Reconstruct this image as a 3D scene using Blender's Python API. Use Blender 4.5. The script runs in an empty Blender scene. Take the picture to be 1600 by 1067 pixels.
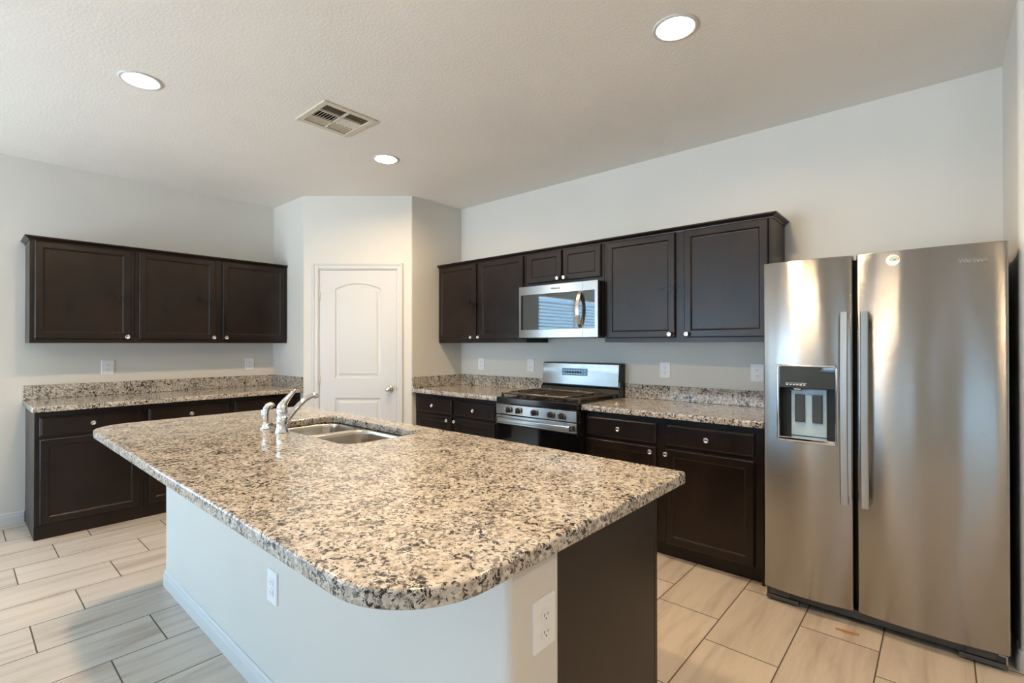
import bpy, bmesh, math, random
from mathutils import Vector, Matrix
random.seed(7)
PI = math.pi
S = bpy.context.scene
COL = S.collection

# ------------------------------------------------------------------ camera
cam_d = bpy.data.cameras.new('camera')
cam = bpy.data.objects.new('camera', cam_d); COL.objects.link(cam)
cam.location = (0, 0, 1.334)
YAW, PITCH, ROLL = math.radians(41.198), math.radians(0.286), math.radians(-0.056)
cam.rotation_euler = (Matrix.Rotation(YAW, 3, 'Z') @ Matrix.Rotation(PI/2 + PITCH, 3, 'X')
                      @ Matrix.Rotation(ROLL, 3, 'Z')).to_euler()
cam_d.sensor_fit = 'HORIZONTAL'; cam_d.sensor_width = 36
cam_d.lens = 767.42/1600*36
cam_d.clip_start = .02
S.camera = cam

# ------------------------------------------------------------------ light and exposure
S.view_settings.view_transform = 'Standard'
S.view_settings.look = 'None'
S.view_settings.gamma = 1
S.view_settings.use_curve_mapping = False
S.view_settings.exposure = 0.0
DAY = (0.36, 0.68, 1.0)
DAY_STRENGTH = 7.8
UPLIGHT = (0.80, 0.94, 1.06)          # glow below the horizon, added to brighten the ceiling
UPLIGHT_STRENGTH = 17.5
LAMP = (1.0, 0.73, 0.44)
LAMP_STRENGTH = 535.0
wd = bpy.data.worlds.new('sky'); S.world = wd; wd.use_nodes = True
bg = wd.node_tree.nodes['Background']
wn_, wl_ = wd.node_tree.nodes, wd.node_tree.links
_tc = wn_.new('ShaderNodeTexCoord'); _sx = wn_.new('ShaderNodeSeparateXYZ'); wl_.new(_tc.outputs['Generated'], _sx.inputs[0])
_rp = wn_.new('ShaderNodeValToRGB'); wl_.new(_sx.outputs[2], _rp.inputs[0])
_rp.color_ramp.elements[0].position = 0.0; _rp.color_ramp.elements[0].color = (*[c*UPLIGHT_STRENGTH/DAY_STRENGTH for c in UPLIGHT], 1)
_rp.color_ramp.elements[1].position = 0.02; _rp.color_ramp.elements[1].color = (*DAY, 1)
_mr = wn_.new('ShaderNodeMath'); _mr.operation = 'ADD'; wl_.new(_sx.outputs[2], _mr.inputs[0]); _mr.inputs[1].default_value = 0.06; wl_.new(_mr.outputs[0], _rp.inputs[0])
wl_.new(_rp.outputs[0], bg.inputs[0]); bg.inputs[1].default_value = DAY_STRENGTH
S.cycles.max_bounces = 10
S.cycles.diffuse_bounces = 6
S.cycles.glossy_bounces = 5
S.cycles.sample_clamp_indirect = 8
S.cycles.caustics_reflective = False
S.cycles.caustics_refractive = False
S.cycles.use_denoising = True

def portal(name, loc, rot, sx, sy):
    l = bpy.data.lights.new(name, 'AREA'); l.shape = 'RECTANGLE'; l.size = sx; l.size_y = sy
    l.cycles.is_portal = True
    o = bpy.data.objects.new(name, l); COL.objects.link(o); o.location = loc; o.rotation_euler = rot
    return o

# ------------------------------------------------------------------ room dimensions (metres)
XL, YB, XP, YP, XW, YW2 = -5.2165, 3.5205, -3.786, 2.204, 0.2365, 2.865   # left wall, stove wall, pantry, fridge wing
YF, XE = -4.0, 3.2                                                        # front wall, far right wall
CH = 2.743
PA, PB = Vector((-4.559, 2.204, 0)), Vector((-3.786, 2.883, 0))           # pantry corners

# ------------------------------------------------------------------ materials
def mat(name):
    m = bpy.data.materials.new(name); m.use_nodes = True
    nt = m.node_tree
    return m, nt, nt.nodes, nt.links, nt.nodes['Principled BSDF']
def setp(b, **k):
    for n, v in k.items():
        i = b.inputs[n.replace('_', ' ')]
        i.default_value = (*v, 1) if isinstance(v, tuple) and len(v) == 3 else v
def ramp(N, stops, interp='LINEAR'):
    r = N.new('ShaderNodeValToRGB'); r.color_ramp.interpolation = interp
    el = r.color_ramp.elements
    while len(el) < len(stops): el.new(.5)
    for e, (p, c) in zip(el, stops):
        e.position = p; e.color = (*c, 1) if len(c) == 3 else c
    return r
def noise(N, L, vec, scale, detail=2, rough=.5, dist=0):
    n = N.new('ShaderNodeTexNoise'); n.inputs['Scale'].default_value = scale
    n.inputs['Detail'].default_value = detail; n.inputs['Roughness'].default_value = rough
    n.inputs['Distortion'].default_value = dist
    if vec is not None: L.new(vec, n.inputs['Vector'])
    return n
def mapping(N, L, vec, scale=(1, 1, 1), loc=(0, 0, 0), rot=(0, 0, 0)):
    m = N.new('ShaderNodeMapping'); L.new(vec, m.inputs[0])
    m.inputs['Scale'].default_value = scale; m.inputs['Location'].default_value = loc
    m.inputs['Rotation'].default_value = rot
    return m.outputs[0]
def mixc(N, L, fac, a, b, mode='MIX'):
    m = N.new('ShaderNodeMix'); m.data_type = 'RGBA'; m.blend_type = mode
    for sock, v in ((m.inputs[0], fac), (m.inputs[6], a), (m.inputs[7], b)):
        if hasattr(v, 'is_output'): L.new(v, sock)
        else: sock.default_value = (*v, 1) if isinstance(v, tuple) else v
    return m.outputs[2]
def math_(N, L, op, a, b=0.0):
    m = N.new('ShaderNodeMath'); m.operation = op
    for s, v in ((m.inputs[0], a), (m.inputs[1], b)):
        if hasattr(v, 'is_output'): L.new(v, s)
        else: s.default_value = v
    return m.outputs[0]
def bump(N, L, b, h, strength, dist):
    bp = N.new('ShaderNodeBump'); bp.inputs['Strength'].default_value = strength
    bp.inputs['Distance'].default_value = dist
    L.new(h, bp.inputs['Height']); L.new(bp.outputs[0], b.inputs['Normal'])
def pos(N): return N.new('ShaderNodeNewGeometry').outputs['Position']
def objc(N): return N.new('ShaderNodeTexCoord').outputs['Object']

def paint(name, col, rough=.55, tex=0.0, tscale=90):
    m, nt, N, L, b = mat(name)
    setp(b, Base_Color=col, Roughness=rough)
    p = pos(N)
    n2 = noise(N, L, p, 1.3, 2)
    r = ramp(N, [(0.3, tuple(c*.97 for c in col)), (.7, tuple(min(1, c*1.02) for c in col))])
    L.new(n2.outputs[0], r.inputs[0]); L.new(r.outputs[0], b.inputs['Base Color'])
    if tex:
        n = noise(N, L, p, tscale, 3, .55)
        r2 = ramp(N, [(.42, (0, 0, 0)), (.62, (1, 1, 1))]); L.new(n.outputs[0], r2.inputs[0])
        bump(N, L, b, r2.outputs[0], tex, .002)
    return m
M = {}
M['wall'] = paint('wall_paint', (.695, .676, .632), .6, .05, 85)
M['ceiling'] = paint('ceiling_paint', (.86, .83, .785), .7, .2, 70)
M['white'] = paint('white_trim_paint', (.65, .648, .645), .35)
M['plastic'] = paint('white_plastic', (.86, .87, .89), .3)

def dark_wood():
    m, nt, N, L, b = mat('espresso_wood')
    p = objc(N)
    g = noise(N, L, mapping(N, L, p, (26, 26, 1.6)), 2.2, 5, .6)
    c = ramp(N, [(.25, (.0095, .0055, .0040)), (.55, (.0118, .0066, .0046)), (.8, (.0150, .0082, .0054))])
    L.new(g.outputs[0], c.inputs[0])
    n2 = noise(N, L, mapping(N, L, p, (3, 3, 2.2), (1.37, 2.41, .73)), 1.7, 4, .6)
    r2 = ramp(N, [(.30, (.62, .64, .68)), (.74, (1.6, 1.42, 1.3))]); L.new(n2.outputs[0], r2.inputs[0])
    L.new(mixc(N, L, 1.0, c.outputs[0], r2.outputs[0], 'MULTIPLY'), b.inputs['Base Color'])
    setp(b, Roughness=.3, Specular_IOR_Level=.36)
    rr = ramp(N, [(.3, (.27, .27, .27)), (.7, (.36, .36, .36))]); L.new(n2.outputs[0], rr.inputs[0])
    L.new(rr.outputs[0], b.inputs['Roughness'])
    bump(N, L, b, g.outputs[0], .03, .0008)
    return m
M['wood'] = dark_wood()

def granite():
    m, nt, N, L, b = mat('speckled_granite')
    p = pos(N)
    warp = noise(N, L, p, 60, 2)
    vm = N.new('ShaderNodeVectorMath'); vm.operation = 'MULTIPLY_ADD'
    L.new(warp.outputs['Color'], vm.inputs[0]); vm.inputs[1].default_value = (.020, .020, .020); L.new(p, vm.inputs[2])
    # cream and tan feldspar, with fine grain
    n0 = noise(N, L, vm.outputs[0], 38, 3, .6)
    base = ramp(N, [(.36, (.44, .38, .315)), (.47, (.54, .485, .42)), (.58, (.60, .56, .505)), (.70, (.67, .645, .61))]); L.new(n0.outputs[0], base.inputs[0])
    v = N.new('ShaderNodeTexVoronoi'); v.inputs['Scale'].default_value = 170; L.new(vm.outputs[0], v.inputs['Vector'])
    sep = N.new('ShaderNodeSeparateColor'); L.new(v.outputs['Color'], sep.inputs[0])
    gr = ramp(N, [(0, (.80, .80, .80)), (1, (1.13, 1.12, 1.10))]); L.new(sep.outputs[0], gr.inputs[0])
    c0 = mixc(N, L, 1.0, base.outputs[0], gr.outputs[0], 'MULTIPLY')
    # smoky quartz patches
    n1 = noise(N, L, vm.outputs[0], 82, 4, .62, .4)
    off = N.new('ShaderNodeVectorMath'); off.operation = 'ADD'; L.new(vm.outputs[0], off.inputs[0]); off.inputs[1].default_value = (3.1, 1.7, 5.3)
    big = noise(N, L, p, 9, 2)
    gth = math_(N, L, 'ADD', n1.outputs[0], math_(N, L, 'MULTIPLY', math_(N, L, 'SUBTRACT', big.outputs[0], .5), .25))
    gm = ramp(N, [(.535, (0, 0, 0)), (.58, (1, 1, 1))]); L.new(gth, gm.inputs[0])
    c1 = mixc(N, L, gm.outputs[0], c0, (.21, .185, .165))
    # dark mica flecks, clustered
    n3 = noise(N, L, off.outputs[0], 88, 5, .64, .5)
    n4 = noise(N, L, p, 17, 2)
    dk = math_(N, L, 'ADD', n3.outputs[0], math_(N, L, 'MULTIPLY', math_(N, L, 'SUBTRACT', n4.outputs[0], .5), .28))
    dm = ramp(N, [(.558, (0, 0, 0)), (.58, (1, 1, 1))]); L.new(dk, dm.inputs[0])
    c2 = mixc(N, L, dm.outputs[0], c1, (.022, .018, .017))
    L.new(c2, b.inputs['Base Color'])
    setp(b, Roughness=.10, Specular_IOR_Level=.5)
    return m
M['granite'] = granite()

def tile_floor():
    m, nt, N, L, b = mat('porcelain_tile')
    p = pos(N)
    sx = N.new('ShaderNodeSeparateXYZ'); L.new(p, sx.inputs[0])
    TW, TL = .3045, .6
    u = math_(N, L, 'DIVIDE', math_(N, L, 'ADD', sx.outputs[0], .512), TW)
    i = math_(N, L, 'FLOOR', u); fu = math_(N, L, 'SUBTRACT', u, i)
    w = math_(N, L, 'DIVIDE', math_(N, L, 'ADD', math_(N, L, 'SUBTRACT', sx.outputs[1], 2.65), math_(N, L, 'MULTIPLY', i, .2)), TL)
    j = math_(N, L, 'FLOOR', w); fw = math_(N, L, 'SUBTRACT', w, j)
    def edge(f, size, half):
        d = math_(N, L, 'MINIMUM', f, math_(N, L, 'SUBTRACT', 1.0, f))
        return math_(N, L, 'LESS_THAN', math_(N, L, 'MULTIPLY', d, size), half)
    grout = math_(N, L, 'MAXIMUM', edge(fu, TW, .0028), edge(fw, TL, .0028))
    cid = N.new('ShaderNodeCombineXYZ'); L.new(i, cid.inputs[0]); L.new(j, cid.inputs[1])
    wn = N.new('ShaderNodeTexWhiteNoise'); wn.noise_dimensions = '3D'; L.new(cid.outputs[0], wn.inputs['Vector'])
    off = N.new('ShaderNodeVectorMath'); off.operation = 'MULTIPLY_ADD'
    L.new(wn.outputs['Color'], off.inputs[0]); off.inputs[1].default_value = (9, 9, 9); L.new(p, off.inputs[2])
    vein = noise(N, L, mapping(N, L, off.outputs[0], (11, 1.15, 11)), 1.0, 5, .62, .8)
    c = ramp(N, [(.30, (.41, .335, .272)), (.42, (.52, .445, .375)), (.52, (.585, .51, .432)), (.75, (.63, .56, .485))])
    L.new(vein.outputs[0], c.inputs[0])
    tint = ramp(N, [(0, (.93, .93, .93)), (1, (1.04, 1.03, 1.02))]); L.new(wn.outputs['Value'], tint.inputs[0])
    col = mixc(N, L, 1.0, c.outputs[0], tint.outputs[0], 'MULTIPLY')
    L.new(mixc(N, L, grout, col, (.10, .075, .052)), b.inputs['Base Color'])
    rg = math_(N, L, 'ADD', .36, math_(N, L, 'MULTIPLY', grout, .5)); L.new(rg, b.inputs['Roughness'])
    bump(N, L, b, math_(N, L, 'SUBTRACT', 1.0, grout), .5, .0015)
    return m
M['tile'] = tile_floor()

def metal(name, col, rough, aniso=0.0, brush=None, wave=0.0):
    m, nt, N, L, b = mat(name)
    setp(b, Base_Color=col, Metallic=1.0, Roughness=rough)
    if aniso:
        setp(b, Anisotropic=aniso, Anisotropic_Rotation=.25)
        t = N.new('ShaderNodeTangent'); t.direction_type = 'RADIAL'; t.axis = 'Z'
        L.new(t.outputs[0], b.inputs['Tangent'])
    if brush:
        p = objc(N)
        n = noise(N, L, mapping(N, L, p, brush), 1.0, 3, .6)
        h = n.outputs[0]
        if wave:
            w = noise(N, L, mapping(N, L, p, (5.5, 5.5, .9)), 1.0, 1)
            h = math_(N, L, 'ADD', math_(N, L, 'MULTIPLY', n.outputs[0], .02), math_(N, L, 'MULTIPLY', w.outputs[0], wave))
            bump(N, L, b, h, 1.0, .012)
        else:
            bump(N, L, b, h, .08, .0006)
    return m
M['steel'] = metal('brushed_steel', (.42, .408, .392), .25, .95, (3, 3, 420))
M['fridge'] = metal('brushed_steel_door', (.41, .397, .383), .255, 1.0, (4, 4, 500), 1.0)
M['bowl'] = metal('satin_steel', (.60, .54, .47), .2, 0, (160, 4, 4))  # tan tint stands in for warm light reflected off the granite
M['chrome'] = metal('chrome', (.84, .85, .87), .07)
M['nickel'] = metal('satin_nickel', (.82, .78, .72), .22)
M['bronze'] = metal('tinted_steel', (.66, .55, .45), .2)

def flat(name, col, rough, **k):
    m, nt, N, L, b = mat(name); setp(b, Base_Color=col, Roughness=rough, **k)
    n = noise(N, L, objc(N), 30, 2)
    r = ramp(N, [(.3, tuple(c*.93 for c in col)), (.7, tuple(min(1, c*1.05) for c in col))])
    L.new(n.outputs[0], r.inputs[0]); L.new(r.outputs[0], b.inputs['Base Color'])
    return m
M['black'] = flat('black_enamel', (.010, .010, .011), .12, Specular_IOR_Level=.8)
M['blackmatte'] = flat('black_plastic', (.018, .018, .019), .5)
M['iron'] = flat('cast_iron', (.055, .038, .024), .5)
M['rack'] = flat('wire_rack', (.42, .34, .24), .35, Metallic=.8)
M['darkgrey'] = flat('dark_grey_plastic', (.06, .062, .066), .4)
M['glass_black'] = flat('black_glass', (.006, .009, .011), .03, Specular_IOR_Level=1.4)
M['blueplate'] = flat('blue_lit_steel_plate', (.52, .66, .73), .35)  # pale steel, its colour brightened for the blue light falling on it
M['oven_glass'] = flat('oven_glass', (.004, .004, .005), .06)
M['lcd'] = flat('display_glass', (.07, .22, .33), .12)
M['mark'] = flat('printed_mark', (.75, .85, .90), .4)
M['slot'] = flat('outlet_slot', (.05, .05, .055), .6)
M['duct'] = flat('duct_dark', (.025, .023, .018), .8)
M['louver'] = flat('cream_louver', (.66, .60, .50), .5)
M['blind'] = flat('blind_slat', (.80, .80, .78), .45)
M['wood_chip'] = flat('orange_wood_chip', (.44, .20, .08), .7)
M['straw'] = flat('straw_crumb', (.62, .42, .20), .8)
M['gold'] = metal('gold_swoosh', (.8, .62, .28), .25)

def emit(name, col, s):
    m = bpy.data.materials.new(name); m.use_nodes = True
    N, L = m.node_tree.nodes, m.node_tree.links; N.clear()
    e = N.new('ShaderNodeEmission'); e.inputs[0].default_value = (*col, 1); e.inputs[1].default_value = s
    o = N.new('ShaderNodeOutputMaterial'); L.new(e.outputs[0], o.inputs[0]); return m
M['lamp'] = emit('lamp_lens', LAMP, LAMP_STRENGTH)

def pane_glass():
    m = bpy.data.materials.new('window_glass'); m.use_nodes = True
    N, L = m.node_tree.nodes, m.node_tree.links; N.clear()
    t = N.new('ShaderNodeBsdfTransparent'); g = N.new('ShaderNodeBsdfGlossy'); g.inputs['Roughness'].default_value = .02
    mx = N.new('ShaderNodeMixShader'); mx.inputs[0].default_value = .06
    o = N.new('ShaderNodeOutputMaterial')
    L.new(t.outputs[0], mx.inputs[1]); L.new(g.outputs[0], mx.inputs[2]); L.new(mx.outputs[0], o.inputs[0]); return m
M['pane'] = pane_glass()

def sticker_mat():
    # white disc, rainbow arc with a blue-green hill under it, small warm blobs
    m, nt, N, L, b = mat('rainbow_sticker'); p = objc(N)
    sx = N.new('ShaderNodeSeparateXYZ'); L.new(p, sx.inputs[0])
    cx = math_(N, L, 'SUBTRACT', sx.outputs[0], .006); cz = math_(N, L, 'ADD', sx.outputs[2], .002)
    d = math_(N, L, 'SQRT', math_(N, L, 'ADD', math_(N, L, 'POWER', cx, 2.0), math_(N, L, 'POWER', cz, 2.0)))
    r = ramp(N, [(0, (.05, .45, .42)), (.0075/.03, (.15, .55, .85)), (.010/.03, (.85, .85, .80)), (.0125/.03, (.85, .55, .05)),
                 (.0155/.03, (.80, .14, .04)), (.0175/.03, (.85, .86, .88))], 'CONSTANT')
    L.new(math_(N, L, 'DIVIDE', d, .03), r.inputs[0])
    up = math_(N, L, 'GREATER_THAN', cz, 0.0)
    bl = noise(N, L, p, 130, 1)
    rb = ramp(N, [(.5, (.80, .84, .88)), (.58, (.85, .70, .55)), (.66, (.80, .72, .82))], 'CONSTANT'); L.new(bl.outputs[0], rb.inputs[0])
    L.new(mixc(N, L, up, rb.outputs[0], r.outputs[0]), b.inputs['Base Color']); setp(b, Roughness=.3)
    return m
M['sticker'] = sticker_mat()

# ------------------------------------------------------------------ mesh helpers
class MB:
    """collects shapes; build() links them as one mesh object"""
    def __init__(s): s.v = []; s.f = []; s.mi = []; s.mats = []; s.cur = 0; s.sm = []; s.smooth = False
    def m(s, name):
        if name not in s.mats: s.mats.append(name)
        s.cur = s.mats.index(name); return s
    def add(s, verts, faces, smooth=None):
        o = len(s.v); s.v += [tuple(v) for v in verts]
        for f in faces:
            s.f.append(tuple(i+o for i in f)); s.mi.append(s.cur); s.sm.append(s.smooth if smooth is None else smooth)
        return s
    def add_bm(s, bm, smooth=None):
        bm.verts.index_update()
        s.add([v.co.copy() for v in bm.verts], [[v.index for v in f.verts] for f in bm.faces], smooth); bm.free(); return s
    def box(s, x0, x1, y0, y1, z0, z1, bev=0.0, seg=2, mtx=None):
        bm = bmesh.new()
        vs = [bm.verts.new((x, y, z)) for x in (x0, x1) for y in (y0, y1) for z in (z0, z1)]
        for f in ((0, 1, 3, 2), (4, 6, 7, 5), (0, 4, 5, 1), (2, 3, 7, 6), (0, 2, 6, 4), (1, 5, 7, 3)):
            bm.faces.new([vs[i] for i in f])
        if bev > 0: bmesh.ops.bevel(bm, geom=list(bm.edges), offset=bev, segments=seg, profile=.5, affect='EDGES')
        bmesh.ops.recalc_face_normals(bm, faces=bm.faces)
        if mtx is not None: bm.transform(mtx)
        return s.add_bm(bm, False)
    def rings(s, rings, cap0=True, cap1=True, closed=True, smooth=None):
        n = len(rings[0]); vs = [p for r in rings for p in r]; fs = []
        for a in range(len(rings)-1):
            for i in range(n if closed else n-1):
                j = (i+1) % n; fs.append((a*n+i, a*n+j, (a+1)*n+j, (a+1)*n+i))
        if cap0: fs.append(tuple(reversed(range(n))))
        if cap1: fs.append(tuple(range((len(rings)-1)*n, len(rings)*n)))
        return s.add(vs, fs, smooth)
    def lathe(s, prof, mtx=None, n=24, cap0=True, cap1=True, smooth=True):
        """prof: (radius, height along +z)"""
        R = [[Vector((r*math.cos(2*PI*i/n), r*math.sin(2*PI*i/n), h)) for i in range(n)] for r, h in prof]
        if mtx is not None: R = [[mtx @ p for p in q] for q in R]
        return s.rings(R, cap0, cap1, smooth=smooth)
    def tube(s, pts, radii, n=12, flat_=1.0, smooth=True, side=None):
        pts = [Vector(p) for p in pts]
        if not hasattr(radii, '__len__'): radii = [radii]*len(pts)
        R = []; up = Vector(side) if side else None
        for i, p in enumerate(pts):
            t = (pts[min(i+1, len(pts)-1)]-pts[max(i-1, 0)]).normalized()
            if up is None: up = Vector((0, 0, 1)) if abs(t.z) < .9 else Vector((1, 0, 0))
            a = (up - t*up.dot(t)).normalized(); b = t.cross(a)
            R.append([p + a*radii[i]*math.cos(2*PI*k/n) + b*radii[i]*flat_*math.sin(2*PI*k/n) for k in range(n)])
            up = a
        return s.rings(R, smooth=smooth)
    def build(s, name, material=None, parent=None, loc=None):
        me = bpy.data.meshes.new(name); me.from_pydata(s.v, [], s.f)
        mats = s.mats if s.mats else [material]
        if material and s.mats: mats = s.mats
        for k in mats: me.materials.append(M[k])
        me.polygons.foreach_set('material_index', s.mi if s.mats else [0]*len(s.f))
        me.polygons.foreach_set('use_smooth', s.sm)
        bm = bmesh.new(); bm.from_mesh(me)
        bmesh.ops.recalc_face_normals(bm, faces=bm.faces); bm.to_mesh(me); bm.free()
        me.update()
        o = bpy.data.objects.new(name, me); COL.objects.link(o)
        if parent is not None: o.parent = parent
        if loc is not None: o.location = loc
        return o

def thing(name, label, cat, loc=(0, 0, 0), rz=0.0, group=None):
    o = bpy.data.objects.new(name, None); COL.objects.link(o)
    o.empty_display_size = .1
    o.location = loc; o.rotation_euler = (0, 0, rz); o['label'] = label; o['category'] = cat
    if group: o['group'] = group
    return o
def tag(o, label, cat, group=None):
    o['label'] = label; o['category'] = cat
    if group: o['group'] = group
    return o
def struct(o, label=None, cat=None):
    o['kind'] = 'structure'
    if label: o['label'] = label
    if cat: o['category'] = cat
    return o
def dup(root, loc=None, rz=None, label=None):
    r = root.copy(); COL.objects.link(r)
    if loc is not None: r.location = loc
    if rz is not None: r.rotation_euler = (0, 0, rz)
    if label: r['label'] = label
    for ch in list(root.children):
        c = ch.copy(); COL.objects.link(c); c.parent = r
        for g in list(ch.children):
            d = g.copy(); COL.objects.link(d); d.parent = c
    return r

def rrect(x0, x1, y0, y1, r, n=8):
    """rounded rectangle outline, ccw; r one radius or four (x0y0, x1y0, x1y1, x0y1)"""
    rs = r if hasattr(r, '__len__') else [r]*4
    out = []
    for (cx, cy, a0), q in zip(((x0, y0, PI), (x1, y0, 1.5*PI), (x1, y1, 0), (x0, y1, .5*PI)), rs):
        ox = cx + (q if cx == x0 else -q); oy = cy + (q if cy == y0 else -q)
        if q < 1e-5: out.append((cx, cy)); continue
        for k in range(n+1):
            a = a0 + k*.5*PI/n; out.append((ox+q*math.cos(a), oy+q*math.sin(a)))
    return out
def inset(poly, d):
    """shrink a ccw outline by d"""
    n = len(poly); out = []
    for i in range(n):
        p0, p, p1 = Vector(poly[i-1]), Vector(poly[i]), Vector(poly[(i+1) % n])
        e0, e1 = (p-p0).normalized(), (p1-p).normalized()
        n0, n1 = Vector((-e0.y, e0.x)), Vector((-e1.y, e1.x))
        b = (n0+n1); b = b/max(.2, b.dot(n0)) if b.length > 1e-6 else n0
        out.append(tuple(p + b*d))
    return out
def face_with_holes(outer, holes, to3):
    bm = bmesh.new()
    for poly in [outer]+holes:
        vs = [bm.verts.new(to3(p)) for p in poly]
        for i in range(len(vs)): bm.edges.new((vs[i], vs[(i+1) % len(vs)]))
    bmesh.ops.triangle_fill(bm, use_beauty=True, use_dissolve=False, edges=list(bm.edges))
    return bm
def slab(mb, outer, holes, z0, z1, r=.004, seg=3):
    """worktop: outline with eased top and bottom edges and cut-outs"""
    def prof(poly, sgn):
        rr = []
        for k in range(seg+1):
            a = k*.5*PI/seg; rr.append((r*(1-math.sin(a)), z0+r*(1-math.cos(a))))
        for k in range(seg+1):
            a = k*.5*PI/seg; rr.append((r*(1-math.cos(a)), z1-r*(1-math.sin(a))))
        return [[(x, y, z) for x, y in inset(poly, sgn*d)] for d, z in rr]
    mb.rings(prof(outer, 1), False, False, smooth=True)
    for h in holes: mb.rings(prof(h, -1), False, False, smooth=True)
    oi = inset(outer, r); hs = [inset(h, -r) for h in holes]
    for z in (z0, z1): mb.add_bm(face_with_holes(oi, hs, lambda p: (p[0], p[1], z)), False)

# ------------------------------------------------------------------ room shell
mb = MB(); mb.box(XL-.2, XE+.2, YF-.2, YB+.2, -.12, 0)
struct(mb.build('floor', 'tile'), 'wood-look porcelain tile floor in running bond', 'floor')

LIGHTS = [(-3.212, .663), (-.889, 2.124), (-3.181, 2.178), (-.889, .663), (1.43, .663)]  # the last light is unseen, added to brighten the room
VENT = (-3.03, -2.67, 1.41, 1.77)
def circ(cx, cy, r, n=32): return [(cx+r*math.cos(2*PI*i/n), cy+r*math.sin(2*PI*i/n)) for i in range(n)]
holes = [circ(x, y, .082) for x, y in LIGHTS] + [rrect(VENT[0]+.035, VENT[1]-.035, VENT[2]+.035, VENT[3]-.035, 0)]
mb = MB(); outer = rrect(XL-.2, XE+.2, YF-.2, YB+.2, 0)
for z in (CH, CH+.14): mb.add_bm(face_with_holes(outer, holes, lambda p: (p[0], p[1], z)), False)
for h in holes+[outer]: mb.rings([[(x, y, z) for x, y in h] for z in (CH, CH+.14)], False, False, smooth=False)
struct(mb.build('ceiling', 'ceiling'), 'off-white textured ceiling', 'ceiling')

def wall_run(mb, axis, c0, c1, a0, a1, opens=(), z1=CH):
    """wall with thickness c0..c1 on one axis, running a0..a1 on the other, with openings (a,b,z,z)"""
    def bx(a, b, z, zz):
        if b-a < 1e-4 or zz-z < 1e-4: return
        if axis == 'x': mb.box(c0, c1, a, b, z, zz)
        else: mb.box(a, b, c0, c1, z, zz)
    cur = a0
    for o in sorted(opens):
        bx(cur, o[0], 0, z1); bx(o[0], o[1], 0, o[2]); bx(o[0], o[1], o[3], z1); cur = o[1]
    bx(cur, a1, 0, z1)

W_LEFT = (-2.75, -.42, .35, 2.2)
W_FRONT = [(-4.85, -2.35, .03, 2.2), (-1.55, -.85, .85, 2.12), (1.0, 2.8, .85, 2.12)]  # the last opening is added to widen the daylight
mb = MB(); wall_run(mb, 'x', XL-.15, XL, YF-.15, YB+.15, [W_LEFT])
struct(mb.build('wall_left', 'wall'), 'greige wall behind the left cabinets', 'wall')
mb = MB(); wall_run(mb, 'y', YB, YB+.15, XL, XE+.15)
struct(mb.build('wall_back', 'wall'), 'greige wall behind the range', 'wall')
mb = MB(); wall_run(mb, 'y', YF-.15, YF, XL, XE, W_FRONT)
struct(mb.build('wall_front', 'wall'), 'greige window wall behind the viewpoint', 'wall')
mb = MB(); wall_run(mb, 'x', XE, XE+.15, YF-.15, YB)
struct(mb.build('wall_far', 'wall'), 'greige wall at the far right of the room', 'wall')
# fridge wing: block with a rounded outer corner
mb = MB()
ol = rrect(XW, XE, YW2, YB, [.02, 0, 0, 0], 6)
mb.rings([[(x, y, z) for x, y in ol] for z in (0, CH)], smooth=False)
struct(mb.build('wall_right', 'wall'), 'greige wall beside the refrigerator', 'wall')

# pantry: corner closet with three faces and rounded outside corners, doorway in the diagonal face
dv = (PB-PA).normalized(); DL = (PB-PA).length; nv = Vector((dv.y, -dv.x, 0))   # nv points into the kitchen
ANG = math.atan2(dv.y, dv.x)
def round_corner(p, d_in, d_out, r=.02, n=6):
    """fillet points from travel direction d_in to d_out at p"""
    a = d_in.angle(d_out); t = r*math.tan(a/2)
    s, e = p-d_in*t, p+d_out*t
    return [s.lerp(p, k/n).lerp(p.lerp(e, k/n), k/n) for k in range(n+1)]
X1, Y1 = Vector((1, 0, 0)), Vector((0, 1, 0))
DO = (.145, .889, 2.045)                                                        # doorway: s0, s1, head height
front = [Vector((XL, YP, 0))] + round_corner(PA, X1, dv)
left_jamb = PA+dv*DO[0]; right_jamb = PA+dv*DO[1]
mb = MB(); T = .11
def strip(pts, z0, z1):
    mb.rings([[(p.x, p.y, z) for p in pts] for z in (z0, z1)], smooth=False)
back_l = [left_jamb-nv*T, PA-nv*T*1.02-dv*.02, Vector((XL, YP+T, 0))]
strip(front+[left_jamb]+back_l, 0, CH)
rc = round_corner(PB, dv, Y1)
strip([right_jamb]+rc+[Vector((XP, YB, 0)), Vector((XP-T, YB, 0)), PB-nv*T*1.02, right_jamb-nv*T], 0, CH)
strip([left_jamb, right_jamb, right_jamb-nv*T, left_jamb-nv*T], DO[2], CH)
struct(mb.build('wall_pantry', 'wall'), 'corner pantry walls with angled door face', 'wall')

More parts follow.
